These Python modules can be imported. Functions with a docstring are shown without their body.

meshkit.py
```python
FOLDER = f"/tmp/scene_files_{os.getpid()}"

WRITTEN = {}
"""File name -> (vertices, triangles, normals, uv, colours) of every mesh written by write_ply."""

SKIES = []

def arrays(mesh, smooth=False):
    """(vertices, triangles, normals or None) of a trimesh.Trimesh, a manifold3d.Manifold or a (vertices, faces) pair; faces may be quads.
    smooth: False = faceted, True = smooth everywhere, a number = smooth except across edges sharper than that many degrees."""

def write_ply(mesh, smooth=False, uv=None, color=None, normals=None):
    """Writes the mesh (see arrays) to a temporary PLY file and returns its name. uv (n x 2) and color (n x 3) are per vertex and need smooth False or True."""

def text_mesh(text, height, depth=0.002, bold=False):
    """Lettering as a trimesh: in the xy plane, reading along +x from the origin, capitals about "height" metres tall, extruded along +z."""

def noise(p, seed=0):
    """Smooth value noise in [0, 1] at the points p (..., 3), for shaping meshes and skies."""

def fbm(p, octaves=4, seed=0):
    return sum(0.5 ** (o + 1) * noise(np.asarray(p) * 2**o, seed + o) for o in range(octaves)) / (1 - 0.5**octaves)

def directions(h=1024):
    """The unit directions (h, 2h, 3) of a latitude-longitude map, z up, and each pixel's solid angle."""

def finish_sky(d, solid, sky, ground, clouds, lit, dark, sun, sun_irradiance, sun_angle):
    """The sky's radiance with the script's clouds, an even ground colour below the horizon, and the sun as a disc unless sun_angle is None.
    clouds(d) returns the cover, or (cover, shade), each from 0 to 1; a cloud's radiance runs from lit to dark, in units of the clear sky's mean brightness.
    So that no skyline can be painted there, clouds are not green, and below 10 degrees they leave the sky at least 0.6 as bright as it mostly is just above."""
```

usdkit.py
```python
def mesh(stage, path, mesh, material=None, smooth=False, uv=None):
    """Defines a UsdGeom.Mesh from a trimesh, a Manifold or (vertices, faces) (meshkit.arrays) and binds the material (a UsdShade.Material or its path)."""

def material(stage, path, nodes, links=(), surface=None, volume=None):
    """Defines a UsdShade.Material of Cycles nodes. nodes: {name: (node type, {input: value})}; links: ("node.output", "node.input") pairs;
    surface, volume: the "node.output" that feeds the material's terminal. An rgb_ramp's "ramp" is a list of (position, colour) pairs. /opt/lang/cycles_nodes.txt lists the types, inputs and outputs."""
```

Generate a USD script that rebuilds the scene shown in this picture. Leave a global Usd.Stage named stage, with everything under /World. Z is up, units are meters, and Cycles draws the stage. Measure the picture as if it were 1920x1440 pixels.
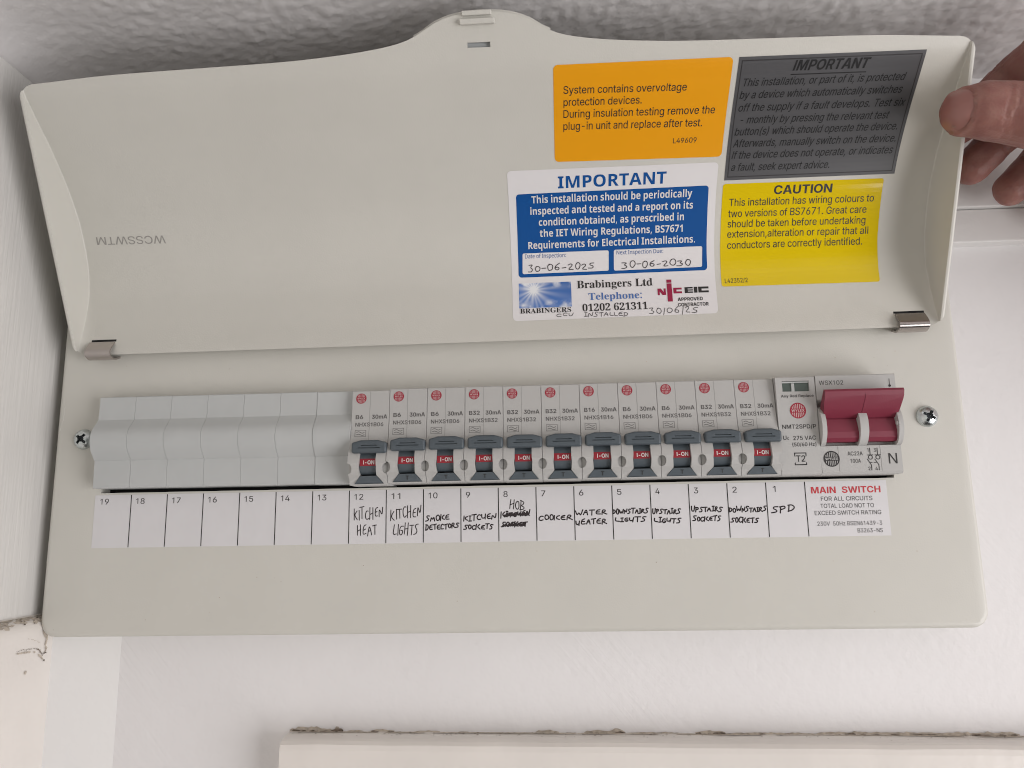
import math, random, glob
import numpy as np, trimesh, usdkit, meshkit
from scipy.interpolate import PchipInterpolator
from scipy.spatial import cKDTree
from shapely.geometry import Polygon, LineString, Point
from shapely import affinity, union_all, box as sbox
import manifold3d as m3
from pxr import Usd, UsdGeom, UsdLux, Sdf, Gf, UsdShade, Vt

stage = Usd.Stage.CreateInMemory()
UsdGeom.SetStageUpAxis(stage, 'Z'); UsdGeom.SetStageMetersPerUnit(stage, 1.0)
UsdGeom.Xform.Define(stage, '/World')
random.seed(7); RNG = np.random.default_rng(7)
MM = 0.001     # everything below is written in millimetres: x right along the wall, y into the wall, z up

# ------------------------------------------------------------------ camera
CAM_C = np.array([205.79, -369.64, -17.28])
CAM_R = np.array([[0.99847, 0.052663, -0.016887], [-0.048791, 0.982573, 0.17936], [0.026038, -0.178262, 0.983639]])
cam = UsdGeom.Camera.Define(stage, '/World/camera')
cam.CreateHorizontalApertureAttr(34.6667); cam.CreateVerticalApertureAttr(26.0); cam.CreateFocalLengthAttr(26.0)
cam.CreateClippingRangeAttr((0.02, 100.0))
cam.CreateExposureAttr(0.14)
mt = np.eye(4); mt[0, :3] = CAM_R[0]; mt[1, :3] = CAM_R[2]; mt[2, :3] = -CAM_R[1]; mt[3, :3] = CAM_C * MM
cam.AddTransformOp().Set(Gf.Matrix4d(mt.tolist()))

# ------------------------------------------------------------------ light: a window to the right, the dim room behind the photographer
def rect_light(name, pos, aim, w, h, intensity, color):
    l = UsdLux.RectLight.Define(stage, '/World/' + name)
    l.CreateWidthAttr(w); l.CreateHeightAttr(h); l.CreateIntensityAttr(intensity); l.CreateColorAttr(Gf.Vec3f(*color))
    z = np.array(pos, float) - np.array(aim, float); z /= np.linalg.norm(z)
    x = np.cross([0, 0, 1.0], z); x /= np.linalg.norm(x); y = np.cross(z, x)
    m = np.eye(4); m[0, :3] = x; m[1, :3] = y; m[2, :3] = z; m[3, :3] = pos
    l.AddTransformOp().Set(Gf.Matrix4d(m.tolist()))
rect_light('window_light', (1.35, -0.75, -0.42), (0.3, 0.0, 0.0), 0.9, 1.1, 5.1, (1.0, 0.968, 0.975))
rect_light('room_light', (-0.35, -2.1, -0.45), (0.2, 0.0, 0.0), 2.4, 1.6, 0.68, (1.0, 0.995, 0.935))

# ------------------------------------------------------------------ materials
def principled(name, color, rough=0.5, noise=None, bump=None, metallic=0.0, spec=0.5, var=0.0, var_scale=60.0, extra=None, stretch=None):
    n = {'p': ('principled_bsdf', dict(base_color=color, roughness=rough, metallic=metallic, specular_ior_level=spec, **(extra or {})))}
    l = []
    if var or bump:
        n['g'] = ('geometry', {})
    if var:
        n['vn'] = ('noise_texture', dict(scale=var_scale, detail=4.0))
        n['vr'] = ('rgb_ramp', {'ramp': [(0.3, tuple(c * (1 - var) for c in color)), (0.7, tuple(min(1, c * (1 + var)) for c in color))]})
        l += [('g.position', 'vn.vector'), ('vn.fac', 'vr.fac'), ('vr.color', 'p.base_color')]
    if bump:
        sc, dist = bump
        n['bn'] = ('noise_texture', dict(scale=sc, detail=3.0, roughness=0.55))
        n['b'] = ('bump', dict(strength=1.0, distance=dist))
        src = 'g.position'
        if stretch:
            n['mp'] = ('mapping', dict(scale=stretch)); l.append(('g.position', 'mp.vector')); src = 'mp.vector'
        l += [(src, 'bn.vector'), ('bn.fac', 'b.height'), ('b.normal', 'p.normal')]
    return usdkit.material(stage, '/World/Looks/' + name, n, l, surface='p.BSDF')
UsdGeom.Scope.Define(stage, '/World/Looks')
M = {}
M['enamel'] = principled('enamel', (0.612, 0.600, 0.550), 0.36, bump=(1500, 0.00006), spec=0.42, var=0.02, var_scale=22)
M['wall'] = usdkit.material(stage, '/World/Looks/wall_paint', {
    'g': ('geometry', {}), 'n': ('noise_texture', dict(scale=230.0, detail=3.0)), 'm': ('mapping', dict(mapping_type='texture', rotation=(0.0, -0.7, 0.0), scale=(0.0028, 0.02, 0.05))), 'q': ('noise_texture', dict(scale=1.0, detail=3.0, distortion=0.6)),
    'k': ('noise_texture', dict(scale=14.0, detail=2.0)), 'r': ('rgb_ramp', {'ramp': [(0.50, (0, 0, 0)), (0.72, (1, 1, 1))]}), 'kb': ('math', {'math_type': 'multiply'}), 'ad': ('math', {'math_type': 'add'}),
    'b': ('bump', dict(strength=1.0, distance=0.00026)), 'vn': ('noise_texture', dict(scale=9.0, detail=4.0)), 'vr': ('rgb_ramp', {'ramp': [(0.3, (0.77, 0.755, 0.753)), (0.7, (0.81, 0.798, 0.798))]}),
    'p': ('principled_bsdf', dict(roughness=0.6, specular_ior_level=0.3))},
    [('g.position', 'n.vector'), ('g.position', 'm.vector'), ('m.vector', 'q.vector'), ('g.position', 'k.vector'), ('k.fac', 'r.fac'), ('r.color', 'kb.value1'), ('q.fac', 'kb.value2'), ('kb.value', 'ad.value1'), ('n.fac', 'ad.value2'),
     ('ad.value', 'b.height'), ('b.normal', 'p.normal'), ('g.position', 'vn.vector'), ('vn.fac', 'vr.fac'), ('vr.color', 'p.base_color')], surface='p.BSDF')
M['left_wall'] = principled('brushed_paint', (0.68, 0.668, 0.64), 0.45, bump=(60, 0.0003), spec=0.4, stretch=(1, 9, 0.5), var=0.03, var_scale=20)
M['ceiling'] = principled('ceiling_plaster', (0.70, 0.68, 0.672), 0.5, bump=(420, 0.0002), spec=0.4)
M['gloss_cream'] = principled('cream_gloss_paint', (0.765, 0.725, 0.68), 0.3, bump=(120, 0.0003), spec=0.5, var=0.03, var_scale=30)
M['gloss_white'] = principled('white_gloss_paint', (0.80, 0.79, 0.775), 0.35, bump=(160, 0.0003), spec=0.5)
M['dirt'] = principled('dirt', (0.17, 0.135, 0.105), 0.9, var=0.6, var_scale=900)
M['dirt_pale'] = principled('dust', (0.50, 0.44, 0.37), 0.9, var=0.3, var_scale=500)
M['blank'] = principled('blank_plastic', (0.50, 0.515, 0.51), 0.45, bump=(3000, 0.00003), spec=0.35, var=0.02, var_scale=60)
M['body'] = principled('breaker_plastic', (0.475, 0.472, 0.458), 0.45, bump=(3000, 0.00003), spec=0.35)
M['slate'] = principled('slate_plastic', (0.078, 0.097, 0.112), 0.42, bump=(2600, 0.00004))
M['black'] = principled('black_gap', (0.006, 0.006, 0.007), 0.8)
M['groove'] = principled('groove_shadow', (0.20, 0.195, 0.19), 0.8)
M['red_flag'] = principled('red_flag', (0.30, 0.012, 0.025), 0.4)
M['red_ink'] = principled('red_ink', (0.34, 0.018, 0.04), 0.5)
M['white_ink'] = principled('white_ink', (0.72, 0.70, 0.68), 0.5)
M['pink_ink'] = principled('pale_ink', (0.60, 0.47, 0.46), 0.5)
M['grey_ink'] = principled('grey_ink', (0.105, 0.10, 0.098), 0.6)
M['mould'] = principled('moulded_letter', (0.31, 0.30, 0.28), 0.45)
M['black_ink'] = principled('black_ink', (0.022, 0.02, 0.02), 0.5)
M['pen'] = principled('pen_ink', (0.020, 0.012, 0.014), 0.4)
M['bright_red_ink'] = principled('bright_red_ink', (0.55, 0.04, 0.05), 0.5)
M['burgundy'] = principled('burgundy_plastic', (0.205, 0.027, 0.050), 0.4, bump=(2200, 0.00005))
M['paper'] = principled('label_paper', (0.685, 0.675, 0.685), 0.55, var=0.015, var_scale=80)
M['amber'] = principled('amber_sticker', (0.83, 0.35, 0.001), 0.4)
M['yellow'] = principled('yellow_sticker', (0.74, 0.545, 0.006), 0.13, spec=0.5)
M['sticker_white'] = principled('white_sticker', (0.76, 0.745, 0.75), 0.4)
M['blue'] = principled('blue_print', (0.001, 0.075, 0.29), 0.5, spec=0.25)
M['steel_blue'] = principled('steel_blue_print', (0.07, 0.16, 0.42), 0.5)
M['foil'] = principled('dark_foil', (0.085, 0.085, 0.09), 0.36, spec=0.7)
M['foil_dark'] = principled('foil_border', (0.036, 0.034, 0.036), 0.4)
M['foil_ink'] = principled('foil_ink', (0.007, 0.007, 0.008), 0.5)
M['crimson'] = principled('crimson_print', (0.30, 0.008, 0.05), 0.45)
M['zinc'] = principled('zinc_plate', (0.62, 0.66, 0.66), 0.28, metallic=1.0, bump=(1500, 0.00008))
M['clip_steel'] = principled('clip_steel', (0.50, 0.46, 0.44), 0.26, metallic=1.0, bump=(900, 0.00003), stretch=(0.1, 1, 1))
M['recess'] = principled('screw_recess', (0.035, 0.04, 0.045), 0.5, metallic=0.6)
M['slot_plate'] = principled('slot_plate', (0.36, 0.38, 0.39), 0.4)
M['window_green'] = principled('indicator_green', (0.085, 0.115, 0.10), 0.12, spec=0.7)
M['clear_rim'] = principled('indicator_rim', (0.52, 0.54, 0.53), 0.2)
M['skin'] = usdkit.material(stage, '/World/Looks/skin', {
    'g': ('geometry', {}), 'n': ('noise_texture', dict(scale=110.0, detail=5.0)),
    'r': ('rgb_ramp', {'ramp': [(0.25, (0.215, 0.082, 0.070)), (0.5, (0.275, 0.128, 0.106)), (0.75, (0.325, 0.172, 0.142))]}),
    'w': ('noise_texture', dict(scale=900.0, detail=4.0)), 'v': ('voronoi_texture', dict(scale=900.0)),
    'mx': ('math', {'math_type': 'add'}), 'b': ('bump', dict(strength=0.6, distance=0.00016)),
    'p': ('principled_bsdf', dict(roughness=0.48, specular_ior_level=0.4, subsurface_weight=0.25, subsurface_scale=0.002))},
    [('g.position', 'n.vector'), ('n.fac', 'r.fac'), ('r.color', 'p.base_color'), ('g.position', 'w.vector'), ('g.position', 'v.vector'),
     ('w.fac', 'mx.value1'), ('v.distance', 'mx.value2'), ('mx.value', 'b.height'), ('b.normal', 'p.normal')], surface='p.BSDF')
M['nail'] = principled('nail', (0.31, 0.135, 0.115), 0.25, spec=0.6)
M['skin_crease'] = principled('skin_crease', (0.17, 0.075, 0.06), 0.6)
M['photo_print'] = usdkit.material(stage, '/World/Looks/photo_print', {'a': ('attribute', {'attribute': 'tint'}), 'p': ('principled_bsdf', dict(roughness=0.4))},
                                   [('a.color', 'p.base_color')], surface='p.BSDF')

# ------------------------------------------------------------------ scene helpers
USED, BASE = {}, {'/World': np.zeros(3)}
def path_for(name, parent):
    k = (parent, name); USED[k] = USED.get(k, -1) + 1
    return f'{parent}/{name}' + (f'_{USED[k]:03d}' if USED[k] else '')
def meta(prim, label=None, category=None, group=None, kind=None):
    for k, v in dict(label=label, category=category, group=group, kind=kind).items():
        if v: prim.SetCustomDataByKey(k, v)
def thing(name, label, category, base=(0, 0, 0), group=None):
    p = path_for(name, '/World'); x = UsdGeom.Xform.Define(stage, p)
    x.AddTranslateOp().Set(Gf.Vec3d(*(np.array(base, float) * MM)))
    BASE[p] = np.array(base, float); meta(x.GetPrim(), label, category, group)
    return p
def VF(mesh):
    if isinstance(mesh, tuple): return np.asarray(mesh[0], float), np.asarray(mesh[1], int)
    if hasattr(mesh, 'to_mesh'):
        q = mesh.to_mesh(); return np.array(q.vert_properties[:, :3], float), np.array(q.tri_verts, int)
    return np.array(mesh.vertices, float), np.array(mesh.faces, int)
def obj(name, mesh, m, parent='/World', smooth=False, **kw):
    v, f = VF(mesh)
    p = path_for(name, parent)
    b = BASE[parent]; BASE[p] = b
    g = usdkit.mesh(stage, p, ((v - b) * MM, f), M[m] if isinstance(m, str) else m, smooth=smooth)
    meta(g.GetPrim(), **kw)
    return p
def join(parts):
    vs, fs, n = [], [], 0
    for q in parts:
        v, f = VF(q)
        vs.append(v); fs.append(f + n); n += len(v)
    return np.vstack(vs), np.vstack(fs)
def bx(x0, x1, y0, y1, z0, z1):
    return m3.Manifold.cube([x1 - x0, y1 - y0, z1 - z0]).translate([x0, y0, z0])
def rbox(x0, x1, y0, y1, z0, z1, r=0.6, seg=10):
    s = m3.Manifold.sphere(r, seg); return m3.Manifold.batch_hull([s.translate([x, y, z]) for x in (x0 + r, x1 - r) for y in (y0 + r, y1 - r) for z in (z0 + r, z1 - r)])
def prism_x(yz, x0, x1):
    """a (y, z) outline extruded along x from x0 to x1"""
    c = m3.CrossSection([np.array(yz, float)[::1]], m3.FillRule.NonZero)
    return m3.Manifold.extrude(c, x1 - x0).transform(np.array([[0, 0, 1, x0], [1, 0, 0, 0], [0, 1, 0, 0]], float))
def prism_y(xz, y0, y1):
    c = m3.CrossSection([np.array(xz, float)], m3.FillRule.NonZero)
    return m3.Manifold.extrude(c, y1 - y0).transform(np.array([[1, 0, 0, 0], [0, 0, -1, y1], [0, 1, 0, 0]], float))
def rrect(x0, z0, x1, z1, r):
    return sbox(x0 + r, z0 + r, x1 - r, z1 - r).buffer(r, quad_segs=6)
def chaikin(p, it=2):
    p = np.array(p, float)
    for _ in range(it):
        if len(p) < 3: return p
        q = np.empty((2 * (len(p) - 1), p.shape[1])); q[0::2] = .75 * p[:-1] + .25 * p[1:]; q[1::2] = .25 * p[:-1] + .75 * p[1:]
        p = np.vstack([p[:1], q[1:-1], p[-1:]])
    return p
def tri2d(poly):
    """(vertices 2d, faces) of a shapely polygon or collection"""
    vs, fs, n = [], [], 0
    for g in getattr(poly, 'geoms', [poly]):
        if g.geom_type != 'Polygon' or g.area < 1e-7: continue
        v, f = trimesh.creation.triangulate_polygon(g, engine='earcut')
        vs.append(v); fs.append(f + n); n += len(v)
    if not vs: return np.zeros((0, 2)), np.zeros((0, 3), int)
    return np.vstack(vs), np.vstack(fs)
def sheet(poly, place, strip=None):
    """a flat print or sticker: polygon in a surface's own coordinates, cut into strips so that it follows a curved surface"""
    if strip:
        x0, y0, x1, y1 = poly.bounds; parts = []
        for a in np.arange(y0, y1, strip):
            c = poly.intersection(sbox(x0 - 1, a, x1 + 1, min(a + strip, y1)))
            if not c.is_empty: parts.append(tri2d(c))
        v = np.vstack([q[0] for q in parts]); k = np.cumsum([0] + [len(q[0]) for q in parts[:-1]])
        f = np.vstack([q[1] + o for q, o in zip(parts, k)])
    else:
        v, f = tri2d(poly)
    return place(v), f

# ------------------------------------------------------------------ lettering
from PIL import Image, ImageDraw, ImageFont
FD = glob.glob('/opt/blender-*/*/datafiles/fonts/')[0]
def inter(w):
    f = ImageFont.truetype(FD + 'Inter.woff2', 110); f.set_variation_by_axes([20, w]); return f
MATHF = ImageFont.truetype(FD + 'NotoSansMath-Regular.woff2', 110)
def remap(c, U, L, N):
    return chr(U + ord(c) - 65) if 'A' <= c <= 'Z' else chr(L + ord(c) - 97) if 'a' <= c <= 'z' else chr(N + ord(c) - 48) if '0' <= c <= '9' else c
FONT = {'sans': (inter(430), lambda c: c), 'semi': (inter(560), lambda c: c), 'bold': (inter(720), lambda c: c),
        'humanist': (MATHF, lambda c: remap(c, 0x1d5d4, 0x1d5ee, 0x1d7ec)), 'plain': (MATHF, lambda c: c),
        'serif': (MATHF, lambda c: remap(c, 0x1d400, 0x1d41a, 0x1d7ce))}
CAP = {k: -f.getbbox(fn('H'), anchor='ls')[1] for k, (f, fn) in FONT.items()}
GL = {}
def glyph(font, ch):
    """(vertices with capitals one unit tall, faces, advance)"""
    k = (font, ch)
    if k in GL: return GL[k]
    f, fn = FONT[font]; c = fn(ch); cap = CAP[font]; thick = 0
    if font in ('sans', 'semi', 'bold'):
        if ch == 'I': c = '\u0399'
        if ch == 'l': c = '\u04c0'
        if ch == '1':
            f, c, cap = MATHF, ('1' if font == 'sans' else remap('1', 0x1d5d4, 0x1d5ee, 0x1d7ec)), CAP['plain']
    adv = f.getlength(c) / cap
    x0, y0, x1, y1 = f.getbbox(c, anchor='ls')
    if ch == ' ' or x1 <= x0: GL[k] = (np.zeros((0, 2)), np.zeros((0, 3), int), adv); return GL[k]
    im = Image.new('L', (int(x1 - x0 + 8), int(y1 - y0 + 8))); ImageDraw.Draw(im).text((4 - x0, 4 - y0), c, 255, f, anchor='ls')
    on = np.pad(np.asarray(im) > 127, ((0, 0), (1, 1))).astype(np.int8); df = np.diff(on, axis=1)
    r, s = np.nonzero(df == 1); e = np.nonzero(df == -1)[1]
    sh = union_all(sbox(s, -r - 1, e, -r)).buffer(0.6).buffer(-0.6).simplify(0.75)
    sh = affinity.affine_transform(sh, [1 / cap, 0, 0, 1 / cap, (x0 - 4) / cap, (4 - y0) / cap])
    v, t = tri2d(sh); GL[k] = (v, t, adv); return GL[k]
def text2d(s, font, slant=0.0):
    vs, fs, n, x = [], [], 0, 0.0
    for ch in s:
        v, f, a = glyph(font, ch)
        if len(v): vs.append(v + [x, 0]); fs.append(f + n); n += len(v)
        x += a
    v = np.vstack(vs); v[:, 0] -= v[:, 0].min(); w = v[:, 0].max()
    v[:, 0] += slant * v[:, 1]
    return v, np.vstack(fs), w
def text_on(s, x0, z0, x1, z1, h, place, font='sans', slant=0.0):
    """lettering from (x0, z0) to (x1, z1) on a surface, capitals h tall"""
    v, f, w = text2d(s, font, slant)
    d = np.array([x1 - x0, z1 - z0]); L = np.hypot(*d); d /= L; up = np.array([-d[1], d[0]])
    return place(np.array([x0, z0]) + v[:, :1] * (L / w) * d + v[:, 1:] * h * up), f
# handwriting: strokes in a unit box
EL = [(0.5 + 0.45 * math.cos(a), 0.5 + 0.48 * math.sin(a)) for a in np.linspace(1.9, 1.9 + 6.6, 12)]
HB = {'K': [[(.02, 1), (-.06, -.05)], [(.85, .92), (.3, .55), (.45, .35), (.98, .02)]], 'I': [[(.15, .95), (.85, .97)], [(.5, .95), (.48, .05)], [(.05, .05), (.95, .08)]],
      'T': [[(0, .93), (1, .98)], [(.55, .95), (.5, 0)]], 'C': [[(.9, .85), (.5, .95), (.12, .6), (.15, .2), (.5, .0), (.92, .15)]],
      'H': [[(.05, .98), (.08, .35), (.4, .18), (.82, .45)], [(.88, .98), (.8, 0)]], 'E': [[(.85, .95), (.35, .9), (.1, .55), (.2, .08), (.92, .08)], [(.2, .5), (.75, .55)]],
      'N': [[(.02, 0), (.12, .95), (.75, .05), (.95, 1)]], 'A': [[(0, 0), (.5, 1), (.85, 0)], [(.2, .38), (.75, .42)]],
      'S': [[(.95, .92), (.4, .98), (.25, .7), (.75, .4), (.6, .06), (0, .02)]], 'M': [[(0, 0), (.2, .85), (.45, .3), (.72, .88), (.95, 0)]], 'O': [EL],
      'D': [[(.18, .9), (.05, 0)], [(0, .92), (.6, .92), (.95, .55), (.6, .1), (0, .0)]], 'R': [[(.08, 0), (.12, .92), (.75, .85), (.6, .5), (.15, .42), (1, .0)]],
      'U': [[(.05, .98), (.1, .2), (.45, 0), (.8, .25), (.9, 1)]], 'P': [[(.1, 0), (.15, .95)], [(0, .88), (.75, .98), (.8, .6), (.15, .42)]],
      'W': [[(0, .95), (.22, .02), (.5, .65), (.7, .0), (1, 1)]], 'G': [[(.85, .9), (.4, .95), (.1, .5), (.35, .02), (.9, .1), (.9, .45), (.5, .45)]],
      'L': [[(.1, .9), (.05, .15), (.95, .1)]], 'B': [[(.1, 0), (.12, 1)], [(.05, 1), (.8, .9), (.6, .55), (.2, .5), (.9, .32), (.75, .02), (0, .02)]],
      '0': [EL], '2': [[(.1, .75), (.5, 1), (.85, .7), (.1, .05), (.95, .08)]], '3': [[(.05, .95), (.8, .98), (.35, .6), (.85, .35), (.6, .0), (.0, .05)]],
      '5': [[(.9, .98), (.35, .92), (.25, .58), (.8, .45), (.75, .05), (.05, .05)]], '6': [[(.75, 1), (.2, .6), (.15, .15), (.6, .0), (.85, .3), (.5, .5), (.15, .3)]],
      '-': [[(.1, .5), (.9, .55)]], '/': [[(.3, -.15), (.7, 1.15)]]}
HC = dict(HB); HC.update({'K': [[(.05, 1), (-.02, -.05)], [(.9, .9), (.42, .72), (.42, .25), (.95, .08)]]})
HA = dict(HB); HA.update({'K': [[(.15, 1), (.0, 0)], [(.75, .8), (.1, .45), (.8, .0)]], 'I': [[(.5, .9), (.45, .0)]], 'H': [[(.1, 1), (.0, 0)], [(.8, .95), (.75, -.05)], [(.05, .42), (.8, .5)]],
      'E': [[(.9, 1), (.3, .92), (.1, .1), (.8, .15)], [(.2, .5), (.7, .55)]], 'G': [[(.9, .95), (.3, .9), (.05, .3), (.35, .0), (.8, .2), (.8, .5), (.4, .5)]], 'L': [[(.2, 1), (.0, .05), (.9, .1)]]})
NARROW = {'I': .7, '-': .75, '/': .55, 'L': .9, 'M': 1.15, 'W': 1.25, 'O': .85, '0': .9}
def pen_lines(s, style, rng):
    al, x, out = {'A': HA, 'B': HB, 'C': HC}[style], 0.0, []
    if style == 'A': nar = dict(NARROW, I=.3)
    else: nar = NARROW
    for ch in s:
        w = nar.get(ch, 1.0); dy, sc = rng.uniform(-.10, .10), rng.uniform(.84, 1.14); w *= rng.uniform(.88, 1.12)
        for st in al.get(ch, []):
            p = np.array(st, float) + rng.uniform(-.055, .055, (len(st), 2))
            q = chaikin(p, 2)
            out.append(np.stack([x + q[:, 0] * w * .86, q[:, 1] * sc + dy], 1))
        x += w
    return out, x
def pen_text(s, style, x0, z0, x1, z1, h, width, seed, slant=0.08):
    rng = np.random.default_rng(seed); ls, w = pen_lines(s, style, rng)
    d = np.array([x1 - x0, z1 - z0]); L = np.hypot(*d); d /= L; up = np.array([-d[1], d[0]]); k = L / (w - .14)
    return union_all([LineString(np.array([x0, z0]) + (p[:, :1] * k + slant * h * p[:, 1:]) * d + p[:, 1:] * h * up).buffer(width / 2, quad_segs=3) for p in ls])

# ------------------------------------------------------------------ the setting: walls and ceiling
WALL_Y, LEFT_X, CEIL_Z = 20.0, -47.0, 213.0
obj('back_wall', bx(LEFT_X - 80, 1500, WALL_Y, WALL_Y + 60, -1100, CEIL_Z + 60), 'wall', kind='structure')
obj('left_wall', bx(LEFT_X - 60, LEFT_X, -1400, WALL_Y + 20, -1100, CEIL_Z + 60), 'left_wall', kind='structure')
gx, gy = np.concatenate([np.arange(-60, 560, 1.6), np.arange(560, 1500, 40)]), np.concatenate([np.arange(40, -190, -1.6), np.arange(-190, -1400, -40)])
GX, GY = np.meshgrid(gx, gy)
P3 = np.stack([GX * .07, GY * .115, 0 * GX], -1)
hgt = np.abs(meshkit.fbm(P3 * 2.1, 4, 3) - .5) * 2.5 + meshkit.fbm(P3 * 5.0, 3, 9) * 1.0
near = np.clip((GX - LEFT_X) / 75, 0, 1) ** .7
cove = 13.0 * np.exp(-np.clip(GX - LEFT_X, 0, None) / 11.0)
Z = CEIL_Z + 2.2 - hgt * (0.25 + .75 * near) - cove
nv = GX.shape; idx = np.arange(GX.size).reshape(nv)
q = np.stack([idx[:-1, :-1], idx[1:, :-1], idx[1:, 1:], idx[:-1, 1:]], -1).reshape(-1, 4)
obj('ceiling', (np.stack([GX, GY, Z], -1).reshape(-1, 3), np.vstack([q[:, [0, 1, 2]], q[:, [0, 2, 3]]])), 'ceiling', smooth=True, kind='structure')

def ragged(x0, x1, z0, hmax, seed, n=None):
    """an irregular dark smear in (x, z) with a ragged edge"""
    rng = np.random.default_rng(seed); n = n or max(8, int((x1 - x0) / 1.2)); xs = np.linspace(x0, x1, n); env = np.sin(np.linspace(0.08, 3.06, n)) ** .4
    up = z0 + hmax * env * (.25 + .75 * meshkit.fbm(np.stack([xs * .55, 0 * xs + seed, 0 * xs], 1), 3, seed) * rng.uniform(.6, 1.2, n)); lo = z0 - .5 * env * rng.uniform(.2, 1, n)
    return Polygon(np.vstack([np.stack([xs, up], 1), np.stack([xs, lo], 1)[::-1]])).buffer(.15).buffer(-.1)
# door frame at the bottom: a cream gloss moulding with a dirty ledge
SL = -0.0095
frame = thing('door_frame', 'cream gloss door frame head along the bottom with a grimy ledge against the wall', 'door frame', (250, 12, -140))
def tilt(v): v = np.array(v, float); v[:, 2] += SL * (v[:, 0] - 76); return v
prof = [(WALL_Y - .01, -300), (4, -300), (4, -118.5), (4.6, -116.2), (6.2, -114.8), (8.2, -114.3), (WALL_Y - .01, -113.9)]
v, f = VF(prism_x(prof, 76.5, 1200)); v, f = np.array(v), f
big = trimesh.Trimesh(v, f).subdivide_to_size(30, max_iter=12)
bv = np.array(big.vertices); top = np.clip((bv[:, 2] + 122) / 6, 0, 1); bv[:, 2] += top * (meshkit.fbm(bv * .12, 3, 5) - .5) * 1.0
obj('frame_head', (tilt(bv), np.array(big.faces)), 'gloss_cream', frame, smooth=35)
on_wall = lambda y: (lambda p: tilt(np.stack([p[:, 0], np.full(len(p), y), p[:, 1]], 1)))
sm, pale = [], []
for j, (xa, xb, z0, h_, dk) in enumerate([(76, 97, -114.0, 2.9, .55), (98, 100.5, -113.6, 3.4, .7), (104, 112, -114.1, 1.2, .25), (115.5, 127, -113.9, 1.5, .95), (137, 149, -114.0, 1.2, .45),
        (158, 163, -114.1, .9, .4), (195, 206, -113.9, 1.5, .6), (218, 232, -114.0, 1.9, .2), (229, 237, -113.8, 2.2, .8), (237, 268, -114.2, 1.0, .2), (270, 284, -113.7, 1.7, .8),
        (284, 330, -114.1, 1.3, .35), (326, 360, -113.9, 1.7, .5), (352, 386, -113.9, 1.6, .55), (378, 404, -113.8, 1.6, .6), (396, 418, -113.8, 2.1, .35)]):
    pale.append(ragged(xa, xb, z0, h_, j + 1))
    r2 = np.random.default_rng(70 + j); n_ = max(1, int((xb - xa) / 5))
    for q_ in range(n_):
        if r2.uniform() > dk: continue
        cx_ = xa + (xb - xa) * (q_ + r2.uniform(.2, .8)) / n_; w_ = r2.uniform(1.2, 3.4)
        sm.append(ragged(cx_ - w_, cx_ + w_, z0 - .1, h_ * r2.uniform(.3, .62), 200 + 17 * j + q_, int(r2.integers(5, 9))))
pale += [ragged(76, 420, -114.3, .55, 333, 160)]
obj('grime', join([sheet(s_, on_wall(WALL_Y - .35 - .01 * i)) for i, s_ in enumerate(pale)]), 'dirt_pale', frame, kind='stuff')
obj('grime', join([sheet(s_, on_wall(WALL_Y - .75 - .01 * i)) for i, s_ in enumerate(sm)]), 'dirt', frame, kind='stuff')
def on_ledge(p): return tilt(np.stack([p[:, 0], p[:, 1], -113.95 + .25 + 0 * p[:, 0]], 1))
rng = np.random.default_rng(21); specks = []
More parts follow.
